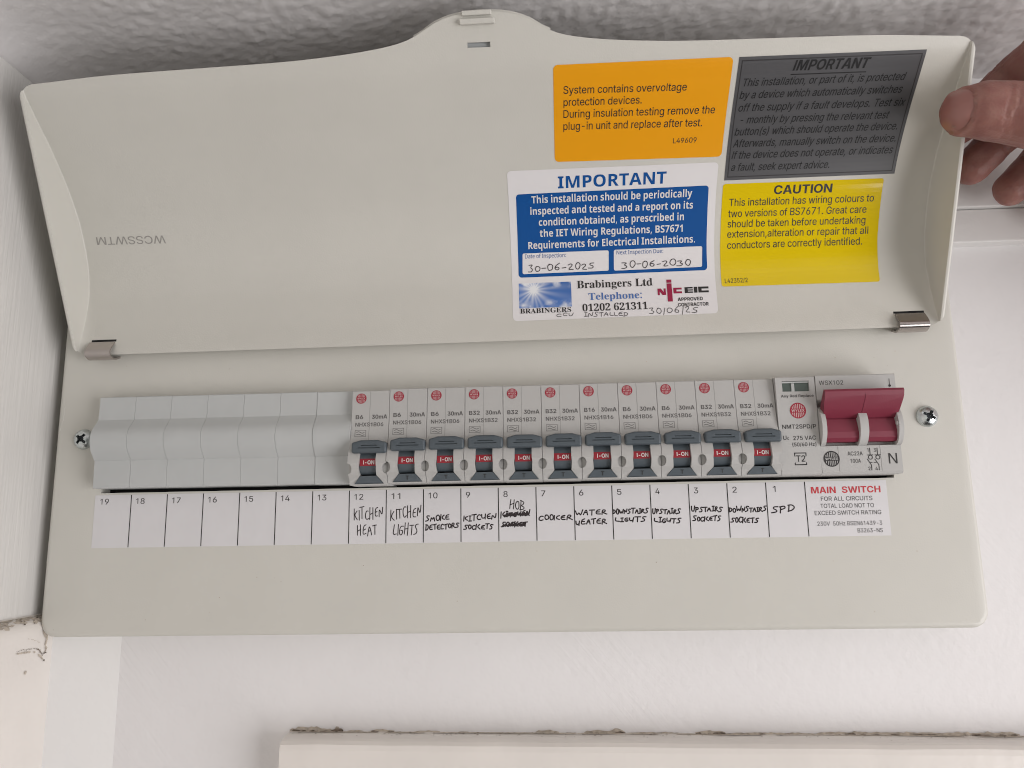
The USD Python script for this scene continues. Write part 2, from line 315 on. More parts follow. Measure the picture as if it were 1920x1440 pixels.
for i in range(170):
    x, y = rng.uniform(77, 420), WALL_Y - .6 - abs(rng.normal(0, 4.0)); r_ = rng.uniform(.1, .38)
    if y > 8: specks.append(affinity.scale(Point(x, y).buffer(r_, quad_segs=2), rng.uniform(.8, 2.2), 1.0))
obj('dust_speck', sheet(union_all(specks), on_ledge), 'dirt', frame, kind='stuff')
obj('dust_film', sheet(union_all([affinity.scale(ragged(x, x + rng.uniform(14, 40), 17.5, 2.2, int(x)), 1, 1) for x in range(77, 400, 23)]).intersection(sbox(0, 8.5, 500, WALL_Y - .1)),
                       lambda p: on_ledge(p) - [0, 0, .1]), 'dirt_pale', frame, kind='stuff')

# left: casing on the side wall, white corner strip on the back wall
CX = -40.0
cas = thing('corner_casing', 'cream painted door casing with chipped dirty top at the lower left corner', 'door casing', (CX, -60, -200))
R_ = 6.5; arc = [(LEFT_X + .01, -56.6)] + [(CX - R_ + R_ * math.sin(a), -57.2 - R_ + R_ * math.cos(a)) for a in np.linspace(.15, math.pi / 2, 9)]
c = m3.CrossSection([np.array([(LEFT_X + .01, -1100), (CX, -1100)] + arc[::-1])], m3.FillRule.NonZero)
v, f = VF(m3.Manifold.extrude(c, 1400 + WALL_Y).transform(np.array([[1, 0, 0, 0], [0, 0, -1, WALL_Y - .01], [0, 1, 0, 0]], float)))
big = trimesh.Trimesh(v, f).subdivide_to_size(60, max_iter=12); bv = np.array(big.vertices)
bv[:, 0] += (meshkit.fbm(bv * .09, 3, 8) - .5) * .5 * (bv[:, 2] > -75) * (bv[:, 0] > LEFT_X + 1)
obj('casing_board', (bv, np.array(big.faces)), 'gloss_cream', cas, smooth=35)
on_cas = lambda p: np.stack([np.full(len(p), CX + .45), p[:, 0], p[:, 1]], 1)
def ribbons(ls): return union_all([LineString(chaikin(l, 1)).buffer(w, quad_segs=3) for l, w in ls])
def ragged_line(pts, w0, w1, seed, keep=.8):
    """an uneven broken line of paint damage"""
    rng = np.random.default_rng(seed); L = LineString(chaikin(pts, 1)); out = []; k = 0
    for d in np.arange(0, L.length, .28):
        if k <= 0: k = int(rng.integers(3, 9)); on = rng.uniform() < keep
        k -= 1
        if on:
            p = L.interpolate(d); w = rng.uniform(w0, w1)
            out.append(affinity.scale(Point(p.x + rng.normal(0, .16), p.y + rng.normal(0, .16)).buffer(w, quad_segs=2), rng.uniform(.8, 1.6), rng.uniform(.6, 1.2)))
    return union_all(out)
obj('crack', sheet(union_all([ragged_line([(-16, -70.8), (-12.5, -70.4), (-9.6, -71.0), (-5, -70.9), (-1.2, -71.8)], .05, .2, 31, .6), ragged_line([(-1.5, -71.6), (.3, -73.0), (2.0, -74.6)], .12, .38, 32, .9),
    ragged_line([(2.2, -74.9), (4.4, -74.1), (5.2, -74.4)], .1, .34, 33, .8), ragged_line([(2.9, -77.3), (4.3, -77.9)], .15, .5, 34)]), on_cas), 'dirt', cas)
obj('stain', sheet(union_all([ragged_line([(-15.5, -71.8), (-9, -72.0), (-3, -72.9), (1, -75.2), (3, -77)], .12, .5, 35, .75), ragged_line([(4.6, -66), (4.9, -68.4), (4.0, -70), (4.9, -72.5), (4.4, -74)], .2, .75, 36, .85),
    ragged_line([(.6, -60), (2.4, -64), (4.4, -67)], .4, 1.1, 37, .95), ragged_line([(-9, -66), (-4, -67.5), (0, -69)], .05, .22, 38, .4)]), lambda p: on_cas(p) - [.1, 0, 0]), 'dirt_pale', cas)
obj('dent', sheet(Point(-8.9, -81.2).buffer(.75, quad_segs=4).union(Point(-8.5, -80.8).buffer(.5)), on_cas), 'dirt_pale', cas)
rng = np.random.default_rng(4); fl, fp = [], []
for i in range(120):
    t = rng.uniform(0, 1); a = min(abs(rng.normal(0, .45)) + .08, 1.5)
    y = 7 - 42 * t ** 1.3 + rng.normal(0, 1.0); r_ = R_ + .3
    (fl if i < 26 else fp).append(np.array([CX - R_ + r_ * math.sin(a), y, -57.2 - R_ + r_ * math.cos(a)]))
def fleck(c0, r0, rng):
    n = 6; a0 = rng.uniform(0, 6); ang = math.atan2(c0[0] - (CX - R_), c0[2] - (-57.2 - R_)); t1 = np.array([math.cos(ang), 0, -math.sin(ang)])
    pts = [c0 + r0 * rng.uniform(.6, 1.3) * (1.6 * np.array([0, 1, 0]) * math.cos(a0 + k) + t1 * .8 * math.sin(a0 + k)) for k in np.linspace(0, 2 * math.pi, n, endpoint=False)]
    return np.array([c0] + pts), np.array([[0, k + 1, (k + 1) % n + 1] for k in range(n)])
obj('dirt_fleck', join([fleck(c0, rng.uniform(.15, .55), rng) for c0 in fl]), 'dirt', cas, kind='stuff')
obj('dust_film', join([fleck(c0 - [.12, 0, .12], rng.uniform(.4, 1.5), rng) for c0 in fp]), 'dirt_pale', cas, kind='stuff')
strip = thing('corner_strip', 'flat white painted strip down the wall beside the cream casing', 'trim strip', (-26, 17, -300))
obj('strip_board', m3.Manifold.hull_points(np.array([(x, y, z) for x, y in ((CX - 4, 8.2), (-11.4, 19.86), (-11.2, 19.9), (-11.2, WALL_Y - .01), (CX - 4, WALL_Y - .01)) for z in (-1100, -40)], float)), 'gloss_white', strip)
rail = thing('wall_trim', 'white stepped timber trim on the wall right of the box, behind the hand', 'trim', (700, 16, 140))
obj('trim_lower', rbox(403.5, 1200, 13, WALL_Y + 2, 119.5, 137.2, .8), 'gloss_white', rail)
obj('trim_upper', rbox(403.5, 1200, 10.5, WALL_Y + 2, 137.5, 205, .8), 'gloss_white', rail)

# ------------------------------------------------------------------ consumer unit: enclosure, cover, screws, lid
unit = thing('consumer_unit', 'wide cream steel fuse box on the wall with its curved lid held open', 'fuse box', (180, 10, -66.9))
BX0, BX1, BZ0, BZ1 = -40.9, 401.2, -66.9, 168.0
def layer(ins, y):
    g = rrect(BX0 + ins, BZ0 + ins, BX1 - ins, BZ1 - ins, 7.5 - ins * .5)
    xz = np.array(g.exterior.coords)[:-1]; return np.stack([xz[:, 0], np.full(len(xz), y), xz[:, 1]], 1)
cover = m3.Manifold.hull_points(np.vstack([layer(2.0, 0.0), layer(.9, .35), layer(.25, 1.0), layer(0, 2.0), layer(0, WALL_Y - .02)]))
cover = cover - bx(-15.8, 365.4, -5, 9, 1.0, 48.3)
obj('cover', cover, 'enamel', unit, smooth=30)
obj('opening_liner', bx(-15.7, 365.3, 8.0, 8.9, 1.1, 48.2), 'black', unit)
pm = union_all([Polygon([(-40.4, 52), (-38.6, 49), (-37.9, 44), (-38.2, 38), (-39.6, 32), (-40.6, 30)]).buffer(.3), Polygon([(-40.6, -22), (-39.2, -23), (-39.4, -31), (-40.7, -32)]).buffer(.2)])
obj('paint_smear', sheet(pm, lambda p: np.stack([p[:, 0], -.05 + np.clip(-38.6 - p[:, 0], 0, 3) ** 2 * .25, p[:, 1]], 1)), 'gloss_white', unit)
rng = np.random.default_rng(12)
obj('speck', sheet(union_all([Point(x, z).buffer(r) for x, z, r in zip(rng.uniform(-35, 395, 26), np.concatenate([rng.uniform(-64, -28, 16), rng.uniform(50, 66, 10)]), rng.uniform(.1, .26, 26))]), lambda p: np.stack([p[:, 0], 0 * p[:, 0] - .05, p[:, 1]], 1)), 'dirt_pale', unit, kind='stuff')
def screw(cx, cz, rot):
    prof = np.array([(0, -3.0), (1.4, -2.95), (2.8, -2.4), (3.7, -1.4), (4.05, -.5), (4.1, 0.3), (0, .3)])
    s = trimesh.creation.revolve(prof[::-1], sections=40)
    m = m3.Manifold(m3.Mesh(np.array(s.vertices, np.float32), np.array(s.faces, np.uint32)))
    m = m.transform(np.array([[1, 0, 0, 0], [0, 0, 1, 0], [0, -1, 0, 0]], float))
    cross = (bx(-2.3, 2.3, -6, -1.1, -.55, .55) + bx(-.55, .55, -6, -1.1, -2.3, 2.3) + bx(-1.0, 1.0, -6, -.9, -1.0, 1.0)).rotate([0, rot, 0])
    slot = bx(-4.6, 4.6, -6, -2.2, -.42, .42).rotate([0, rot + 2, 0])
    m, cross, slot = (q_.scale([1.24, 1.1, 1.24]) for q_ in (m, cross, slot))
    p = obj('fixing_screw', (m - cross - slot).translate([cx, 0, cz]), 'zinc', unit, smooth=35)
    floor = (bx(-2.25, 2.25, -1.3, -1.05, -.5, .5) + bx(-.5, .5, -1.3, -1.05, -2.25, 2.25)).rotate([0, rot, 0]).scale([1.24, 1.1, 1.24]).translate([cx, 0, cz])
    obj('cross_recess', floor, 'recess', p)
screw(-26.4, 27.8, 40); screw(383.4, 29.4, 28)

# lid: curved sheet with two cheeks, hinged along its lower edge; s runs from the hinge to the free edge, n towards the room
LO, LEX, LES, LN = np.array([180.93, -8.0, 69.7]), np.array([1.0, 0, .0061]), np.array([-.0054, -.45, .893]), np.array([.0027, -.893, -.45])
W2, LL = 210.96, 125.4
DEP = PchipInterpolator([-20, 0, 3, 9, 15.8, 28, 42, 52, 62, 73, 81, 99.5, 114, 125, 135, 170], [-1.2, -1.2, -3.4, -8.2, -13, -20, -23.8, -24.3, -23.9, -21.8, -19.6, -12.4, -5.3, -.8, 0, .4])
TOPC = PchipInterpolator([0, 6.8, 13, 21, 27, 35, 48, 66.8, 88.9, 128.6, 167, 203, 212], [146.2, 145.8, 144.9, 142.2, 138.7, 135.5, 133.2, 131.4, 130.2, 129.4, 128.6, 126.6, 126.2])
def lid_pt(x, s, n): return LO + np.asarray(x)[..., None] * LEX + np.asarray(s)[..., None] * LES + np.asarray(n)[..., None] * LN
def lid_n(s): return DEP(np.clip(s, 0, 160))
def on_lid(off): return lambda p: lid_pt(p[:, 0], p[:, 1], lid_n(p[:, 1]) + off)
T_ = 1.7
side = []   # half cross-section from the middle outwards: (x, weight of depth, extra n)
def half_profile(fillet):
    xs = [(W2 - T_ - fillet * (1 - math.sin(a)), math.cos(a)) for a in np.linspace(0, math.pi / 2, 9)]
    return xs
def lid_shell(sign):
    pass
NS = 60; cols = []
fil = 0.5
PX = np.concatenate([np.linspace(0, W2 - T_ - 9.5, 50), np.linspace(W2 - T_ - 9, W2 - T_ - fil - .05, 20)])
inner = [(x, 'p', 0.0) for x in PX]
for a in np.linspace(0.17, math.pi / 2, 8): inner.append((W2 - T_ - fil + fil * math.sin(a), 'f', 1 - math.cos(a)))
for t in np.linspace(.3, 1, 4): inner.append((W2 - T_ + .01 * t, 'c', t))
outer = [(W2 - 1.1, 'r', 1), (W2 - .6, 'r', 1), (W2 - .25, 'r', .6), (W2 - .06, 'r', .2), (W2, 'c2', 1), (W2, 'c2', .5), (W2, 'c2', .1)] + [(W2 - fil - T_ + (fil + T_) * math.sin(a), 'g', 1 - math.cos(a)) for a in np.linspace(math.pi / 2 - .2, .1, 6)] + [(x, 'q', 0) for x in np.concatenate([np.linspace(W2 - T_ - .6, W2 - T_ - 9, 14), np.linspace(W2 - T_ - 9.6, 0, 40)])]
half = inner + outer
def colpt(xx, kind, t, u):
    ax = abs(xx); rb = 7.0; rt = 6.5
    b = 0.0 if ax < W2 - rb else rb - math.sqrt(max(rb * rb - (ax - (W2 - rb)) ** 2, 0)) * .98
    tp = float(TOPC(min(ax, 211.9))) - (0.0 if ax < W2 - rt else rt - math.sqrt(max(rt * rt - (ax - (W2 - rt)) ** 2, 0)) * .98)
    s = b + (tp - b) * u; d = lid_n(s - b * np.clip(1 - (s - b) / 26, 0, 1)); df = np.minimum(d, 0)
    ff = np.minimum(fil, -df * .8)
    if kind == 'p': n = d
    elif kind == 'f': n = d + ff * t
    elif kind == 'c': n = (d + ff) * (1 - t)
    elif kind == 'r': n = 0 * d + .3 * t - .1
    elif kind == 'c2': n = -.5 + (df - T_ + fil + T_) * (1 - t) * 0 + (np.minimum(df - T_ + ff, -1.2) + .5) * (1 - t)
    elif kind == 'g': n = np.minimum(d - T_ + ff * t, -1.2)
    else: n = d - T_
    return lid_pt(np.full(len(u), xx), s, n)
U = np.linspace(0, 1, NS)
ring = [(-x, k, t) for x, k, t in half[::-1]][len(outer):]           # left inner, edge to middle
ring = [(-x, k, t) for x, k, t in inner[::-1]] + inner[1:] + outer + [(-x, k, t) for x, k, t in outer[::-1]][1:]
G = np.stack([colpt(*r_, U) for r_ in ring])
nr = len(ring); idx = np.arange(nr * NS).reshape(nr, NS); F = []
a, b = idx, np.roll(idx, -1, 0)
F = np.stack([a[:, :-1], b[:, :-1], b[:, 1:], a[:, 1:]], -1).reshape(-1, 4)
ni = len(inner) * 2 - 1
caps = []
back = list(range(nr - 1, ni - 1, -1))
from itertools import pairwise
def cap(j, flip):
    """closes an end by zipping the inner and the outer line by x"""
    A, B = list(range(ni)), back; out = []; i = k = 0
    xa = [ring[t][0] for t in A]; xb = [ring[t][0] for t in B]
    while i < len(A) - 1 or k < len(B) - 1:
        if k == len(B) - 1 or (i < len(A) - 1 and xa[i + 1] <= xb[k + 1]): out.append((A[i], A[i + 1], B[k])); i += 1
        else: out.append((A[i], B[k + 1], B[k])); k += 1
    o = np.array([[idx[t, j] for t in tri] for tri in out]); return o[:, ::-1] if flip else o
faces = np.vstack([F[:, [0, 1, 2]], F[:, [0, 2, 3]], cap(0, True), cap(NS - 1, False)])
lid_mesh = trimesh.Trimesh(G.reshape(-1, 3), faces, process=True)
lid_mesh.fix_normals()
lid = None
try:
    lm = m3.Manifold(m3.Mesh(np.array(lid_mesh.vertices, np.float32), np.array(lid_mesh.faces, np.uint32)))
    if lm.status() == m3.Error.NoError and lm.volume() > 0:
        hole = m3.Manifold.hull_points(np.vstack([lid_pt(np.array([-6.4, 3.65, 3.65, -6.4]), np.array([132.0, 131.9, 134.0, 134.1]), np.full(4, nn)) for nn in (-6, 5)]))
        lid = lm - hole
except Exception as e:
    print('lid boolean', e)
print('lid watertight', lid_mesh.is_watertight, 'hole', lid is not None)
lid = obj('lid', lid if lid is not None else lid_mesh, 'enamel', unit, smooth=40)
def lid_block(x0, x1, s0, s1, n0, n1, r=.35):
    v, f = VF(rbox(x0, x1, s0, s1, n0, n1, r, 8)); return lid_pt(v[:, 0], v[:, 1], v[:, 2]), f[:, ::-1]
obj('slot_plate', lid_block(-7.5, 4.7, 130.8, 135.2, -3.2, -1.95, .2), 'slot_plate', lid)
obj('latch_hook', lid_block(-9.0, 6.1, 141.0, 143.3, .3, 2.6), 'enamel', lid)
obj('latch_hook', lid_block(-8.0, 4.8, 144.6, 146.6, .2, 1.8), 'enamel', lid)
arc = [(x, float(TOPC(abs(x))) + .3) for x in np.linspace(-30, 30, 41)]
rim = Polygon(arc + [(x, z - 5 + abs(x) * .05) for x, z in arc[::-1]])
vv, ff = tri2d(rim); tp = lid_pt(vv[:, 0], vv[:, 1] + .9, np.full(len(vv), -2.1)); bt = lid_pt(vv[:, 0], vv[:, 1] + .9, np.full(len(vv), -4.0))
ex = trimesh.creation.extrude_polygon(affinity.translate(rim, 0, .9), 1.9, engine='earcut'); ev = np.array(ex.vertices)
obj('tab_rim', (lid_pt(ev[:, 0], ev[:, 1], ev[:, 2] - 4.0), np.array(ex.faces)), 'enamel', lid, smooth=30)
obj('moulded_lettering', text_on('WCSSWTM', -166.7, 55.3, -202.4, 55.87, 3.9, on_lid(.08), 'sans'), 'mould', lid)
# spring-steel hinge clips
def clip(x0, x1):
    pts = chaikin([(-9.5, -5.2), (-9.0, -3.2), (-6.0, -2.9), (-1.5, -2.6), (1.2, .2), (1.3, 2.4), (-2.0, 4.2), (-5.0, 5.4)], 2)   # (n, s)
    ls = LineString([(b_, a_) for a_, b_ in pts]).buffer(.42, quad_segs=3, cap_style='flat')
    e = trimesh.creation.extrude_polygon(ls, x1 - x0, engine='earcut'); w = np.array(e.vertices)
    return lid_pt(w[:, 2] + x0, w[:, 0], w[:, 1]), np.array(e.faces)
obj('hinge_clip', clip(-204.6, -191.8), 'clip_steel', unit, smooth=35)
obj('hinge_clip', clip(190.2, 204.0), 'clip_steel', unit, smooth=35)

for xa, xb in ((-204.8, -191.4), (189.8, 204.2)):
    obj('hinge_slot', sheet(sbox(xa, 5.7, xb, 6.6), on_lid(.06)), 'black', unit)
# ------------------------------------------------------------------ stickers inside the lid
def sticker(name, label, poly, m, off=.12):
    c = lid_pt(np.array([poly.centroid.x]), np.array([poly.centroid.y]), lid_n(np.array([poly.centroid.y])))[0]
    t = thing(name, label, 'sticker', c)
    obj('backing', sheet(poly, on_lid(off), 2.0), m, t, smooth=True)
    return t
def quad(p, r=1.0): return Polygon(p).buffer(-r).buffer(r, quad_segs=5)
P1, P2 = on_lid(.20), on_lid(.27)
def lines(t, name, rows, place, m, font='sans', slant=0.0):
    for s, *q in rows: obj(name, text_on(s, *q, place, font, slant), m, t)
st = sticker('warning_sticker', 'amber sticker about overvoltage protection devices near the top of the lid', quad([(30.7, 123.3), (109.0, 122.9), (109.2, 81.3), (30.6, 82.3)], 2.0), 'amber')
lines(st, 'printed_line', [("System contains overvoltage", 35.1, 111.6, 90.0, 110.5, 3.14), ("protection devices.", 35.1, 106.6, 70.4, 106.1, 3.2),
    ("During insulation testing remove the", 35.0, 101.6, 103.8, 100.5, 3.28), ("plug-in unit and replace after test.", 34.9, 96.4, 98.6, 95.2, 3.35), ("L49609", 86.0, 88.3, 96.8, 88.2, 2.27)], P1, 'black_ink')
gq = Polygon([(111.5, 122.7), (191.3, 121.9), (191.5, 69.9), (111.5, 70.2)])
st = sticker('warning_sticker', 'dark grey metallic IMPORTANT sticker with slanted black lettering beside the hand', gq, 'foil')
obj('printed_border', sheet(gq.buffer(-1.3, join_style='mitre').difference(gq.buffer(-1.75, join_style='mitre')), on_lid(.17), 2.0), 'foil_dark', st, smooth=True)
lines(st, 'heading', [("IMPORTANT", 135.4, 116.3, 167.6, 115.9, 4.1)], on_lid(.25), 'foil_ink', 'bold', .22)
obj('underline', sheet(Polygon([(134.9, 115.0), (167.6, 114.6), (167.6, 114.2), (134.9, 114.6)]), on_lid(.25)), 'foil_ink', st)
lines(st, 'printed_line', [("This installation, or part of it, is protected", 114.3, 111.0, 184.9, 110.4, 3.1), ("by a device which automatically switches", 114.0, 106.0, 185.3, 105.3, 3.17),
    ("off the supply if a fault develops. Test six", 114.2, 100.7, 188.2, 99.9, 3.24), ("- monthly by pressing the relevant test", 115.8, 95.5, 182.5, 94.8, 3.29),
    ("button(s) which should operate the device.", 114.1, 90.4, 188.0, 89.8, 3.35), ("Afterwards, manually switch on the device.", 114.0, 85.2, 188.6, 84.5, 3.41),
    ("If the device does not operate, or indicates", 114.0, 80.0, 188.2, 79.3, 3.46), ("a fault, seek expert advice.", 114.2, 74.5, 160.3, 73.9, 3.49)], on_lid(.25), 'foil_ink', 'sans', .22)
st = sticker('warning_sticker', 'glossy yellow CAUTION sticker about wiring colours below the dark grey one', quad([(111.2, 68.5), (187.1, 68.0), (186.4, 19.7), (110.5, 20.1)], 1.2), 'yellow')
lines(st, 'heading', [("CAUTION", 135.7, 62.7, 163.2, 62.4, 4.15)], P1, 'black_ink', 'bold')
lines(st, 'printed_line', [("This installation has wiring colours to", 114.6, 57.9, 183.5, 57.3, 3.5), ("two versions of BS7671. Great care", 114.4, 52.6, 180.5, 52.1, 3.5), ("should be taken before undertaking", 114.3, 47.7, 180.4, 47.0, 3.5),
    ("extension,alteration or repair that all", 114.2, 42.8, 182.0, 42.0, 3.5), ("conductors are correctly identified.", 114.2, 37.5, 179.3, 37.0, 3.5), ("L42352/2", 112.3, 21.6, 123.3, 21.7, 2.0)], P1, 'black_ink')
st = sticker('inspection_sticker', 'white and blue IMPORTANT inspection sticker with handwritten dates and installer details', quad([(7.5, 79.1), (108.2, 78.8), (107.6, 8.6), (7.8, 8.3)], 2.0), 'sticker_white')
lines(st, 'heading', [("IMPORTANT", 31.9, 69.9, 83.9, 70.0, 5.65)], P1, 'blue', 'humanist')
b1, b2 = quad([(13.4, 39.2), (56.2, 39.1), (55.9, 29.4), (13.1, 29.3)], .8), quad([(58.7, 39.2), (102.1, 39.3), (101.7, 29.5), (58.4, 29.3)], .8)
obj('blue_panel', sheet(quad([(11.3, 67.9), (104.4, 68.2), (104.1, 27.9), (11.1, 27.7)], 1.6).difference(b1).difference(b2), P1, 2.0), 'blue', st, smooth=True)
lines(st, 'printed_line', [("This installation should be periodically", 18.8, 63.3, 96.6, 63.2, 3.5), ("inspected and tested and a report on its", 18.0, 57.8, 97.2, 57.6, 3.5), ("condition obtained, as prescribed in", 22.0, 52.3, 93.0, 52.2, 3.5),
    ("the IET Wiring Regulations, BS7671", 22.3, 46.9, 92.5, 46.6, 3.5), ("Requirements for Electrical Installations.", 16.4, 41.2, 98.5, 41.2, 3.5)], P2, 'white_ink', 'humanist')
lines(st, 'printed_line', [("Date of Inspection:", 14.6, 36.75, 34.9, 36.7, 1.93), ("Next Inspection Due:", 60.0, 36.9, 82.9, 36.8, 1.92)], P1, 'blue', 'plain')
def pen(t, s, style, x0, z0, x1, z1, h, w, place, seed, name='handwriting', **kw): obj(name, sheet(pen_text(s, style, x0, z0, x1, z1, h, w, seed), place), 'pen', t, **kw)
pen(st, "30-06-2025", 'B', 15.9, 30.2, 48.9, 30.6, 3.0, .36, P2, 1); pen(st, "30-06-2030", 'B', 62.2, 30.3, 96.2, 30.6, 3.0, .36, P2, 2)
pen(st, "CCU", 'B', 29.1, 9.6, 37.6, 9.7, 1.5, .26, P2, 3); pen(st, "INSTALLED", 'B', 42.7, 9.0, 64.2, 9.0, 1.8, .26, P2, 4); pen(st, "30/06/25", 'B', 74.2, 9.2, 98.0, 9.3, 2.5, .26, P2, 5)
# the small printed photograph of sun and sky
nx, ny = 60, 28; uu, vv = np.meshgrid(np.linspace(0, 1, nx), np.linspace(0, 1, ny)); pv = np.stack([11.05 + 25.9 * uu, 13.8 + 11.2 * vv], -1).reshape(-1, 2)
dx, dy = (uu - .28) * 2.3, vv - .72; rr = np.hypot(dx, dy); an = np.arctan2(dy, dx)
rays = (.5 + .5 * np.sin(an * 17 + 1.3 * np.sin(an * 5))) * np.exp(-rr * 1.6) * .75; glow = np.exp(-(rr / .17) ** 2) + .45 * np.exp(-(rr / .42) ** 2)
cl = meshkit.fbm(np.stack([uu * 7, vv * 4, 0 * uu], -1), 4, 2); cloud = np.clip((cl - .47) * 3.2, 0, 1) * (np.clip((.34 - vv) * 4, 0, 1) + np.clip((vv - .72) * 4, 0, 1))
k = np.clip(rays + glow + cloud * .9, 0, 1)[..., None]; tint = (np.array([.055, .17, .50]) * (1 - .25 * uu[..., None] * vv[..., None])) * (1 - k) + np.array([.80, .82, .84]) * k
ii = np.arange(nx * ny).reshape(ny, nx); qf = np.stack([ii[:-1, :-1], ii[:-1, 1:], ii[1:, 1:], ii[1:, :-1]], -1).reshape(-1, 4)
pp = obj('sky_picture', (P1(pv), np.vstack([qf[:, [0, 1, 2]], qf[:, [0, 2, 3]]])), 'photo_print', st)
UsdGeom.PrimvarsAPI(stage.GetPrimAtPath(pp)).CreatePrimvar('tint', Sdf.ValueTypeNames.Color3fArray, 'vertex').Set(Vt.Vec3fArray.FromNumpy(tint.reshape(-1, 3).astype(np.float32)))
lines(st, 'printed_line', [("BRABINGERS", 11.5, 11.5, 36.5, 11.5, 2.1), ("Brabingers Ltd", 39.9, 21.8, 77.0, 21.8, 3.4), ("01202 621311", 42.1, 11.5, 73.8, 11.5, 3.1)], P2, 'black_ink', 'serif')
lines(st, 'printed_line', [("Telephone:", 45.3, 16.4, 71.4, 16.4, 3.05)], P2, 'steel_blue', 'serif')
R4 = lambda x0, z0, x1, z1: sbox(x0, z0, x1, z1)
obj('logo_cross', sheet(union_all([R4(83.85, 22.75, 86.25, 24.2), R4(83.85, 14.4, 86.25, 22.5), R4(79.2, 17.4, 80.2, 20.3), R4(82.2, 17.4, 83.2, 20.3), Polygon([(79.2, 20.3), (80.9, 20.3), (83.2, 17.4), (81.5, 17.4)]),
    R4(86.9, 17.9, 91.0, 20.4).difference(R4(88.4, 18.75, 91.1, 19.55)).difference(R4(88.4, 18.75, 89.0, 19.55))]), P2), 'crimson', st)
obj('logo_letters', sheet(union_all([R4(92.4, 17.9, 96.4, 20.5).difference(R4(93.9, 18.5, 96.5, 18.9)).difference(R4(93.9, 19.45, 96.5, 19.85)), R4(96.9, 17.9, 98.5, 20.5), R4(99.0, 17.9, 104.0, 20.5).difference(R4(100.6, 18.75, 104.1, 19.6))]), P2), 'black_ink', st)
lines(st, 'printed_line', [("APPROVED", 88.7, 14.5, 100.8, 14.5, 1.5), ("CONTRACTOR", 88.6, 12.1, 103.3, 12.1, 1.5)], P2, 'black_ink', 'bold')

# ------------------------------------------------------------------ the circuit label strip under the switches
flat = lambda y: (lambda p: np.stack([p[:, 0], np.full(len(p), y), p[:, 1]], 1))
ls_ = thing('label_strip', 'long white paper strip of numbered circuits with handwritten names under the switches', 'label strip', (171, 0, -25))
obj('paper', bx(-18.3, 361.4, -.10, -.01, -25.4, 0.0), 'paper', ls_)
for k in range(19): obj('divider', sheet(sbox(18 * k - .22, -25.2, 18 * k + .22, -.1), flat(-.16)), 'black_ink', ls_)
for i, n in enumerate(range(19, 0, -1)):
    x = -18 + 18 * i + 2.45 - (0.3 if n == 1 else 0) + (1.0 if n == 1 else 0); s = str(n); w = 4.3 if n > 9 else (1.3 if n == 1 else 2.0)
    obj('printed_number', text_on(s, x, -4.5, x + w, -4.5, 2.7, flat(-.16), 'sans'), 'black_ink', ls_)
HW = [(12, 'A', 'KITCHEN', 110.6, -14.6, 124.6, -12.8, 5.0), (12, 'A', 'HEAT', 112.2, -22.0, 121.6, -20.8, 5.2), (11, 'A', 'KITCHEN', 128.2, -14.6, 143.0, -12.8, 5.0), (11, 'A', 'LIGHTS', 129.4, -21.4, 141.5, -21.1, 5.2),
 (10, 'C', 'SMOKE', 145.0, -15.4, 156.4, -14.9, 2.4), (10, 'B', 'DETECTORS', 145.1, -19.6, 161.1, -18.4, 2.4), (9, 'C', 'KITCHEN', 163.4, -15.6, 179.0, -14.7, 2.45), (9, 'B', 'SOCKETS', 163.3, -19.5, 177.2, -19.3, 2.1),
 (8, 'A', 'HOB', 185.4, -10.3, 192.5, -10.3, 4.2), (8, 'B', 'KITCHEN', 181.2, -14.2, 194.9, -13.4, 2.4), (8, 'B', 'SOCKET', 181.2, -18.7, 193.5, -18.3, 2.3), (7, 'C', 'COOKER', 198.8, -15.7, 214.9, -15.6, 2.35),
 (6, 'B', 'WATER', 216.5, -13.8, 231.1, -13.5, 2.35), (6, 'B', 'HEATER', 216.4, -18.3, 231.0, -17.6, 2.35), (5, 'B', 'DOWNSTAIRS', 233.9, -13.4, 250.6, -13.2, 2.2), (5, 'B', 'LIGHTS', 234.9, -17.1, 249.3, -17.2, 2.1),
 (4, 'B', 'UPSTAIRS', 252.5, -13.6, 265.7, -13.6, 2.2), (4, 'B', 'LIGHTS', 253.1, -17.6, 265.7, -18.0, 2.1), (3, 'B', 'UPSTAIRS', 270.7, -13.1, 285.2, -13.1, 2.2), (3, 'B', 'SOCKETS', 271.1, -17.4, 284.2, -17.4, 2.2),
 (2, 'B', 'DOWNSTAIRS', 288.2, -13.6, 305.5, -13.3, 2.3), (2, 'B', 'SOCKETS', 288.7, -18.3, 301.5, -18.6, 2.2), (1, 'B', 'SPD', 307.9, -14.5, 318.7, -13.6, 3.1)]
for i, (n, sty, s, *q) in enumerate(HW):
    pen(ls_, s, sty, *q, .42 if sty == 'A' else .56, flat(-.16), 100 + i, 'handwritten_word')
for i, (x0, x1, z) in enumerate([(183.2, 194.4, -12.8), (182.8, 192.6, -17.6)]):
    rng = np.random.default_rng(50 + i); zz = [LineString([(x0 + (x1 - x0) * t + rng.uniform(-.3, .3), z + (.55 if j % 2 else -.6) + rng.uniform(-.25, .25) + .05 * t) for j, t in enumerate(np.linspace(0, 1, 15))]).buffer(.3),
        LineString([(x0 - .8, z - .4), ((x0 + x1) / 2, z - .1), (x1, z + .35)]).buffer(.42), LineString([(x0 + 2, z + .3), (x1 - .5, z - .35)]).buffer(.36)]
    obj('crossing_out', sheet(union_all(zz), flat(-.2)), 'pen', ls_)
lines(ls_, 'heading', [("MAIN  SWITCH", 326.7, -5.6, 358.5, -5.6, 3.0)], flat(-.16), 'bright_red_ink', 'bold')
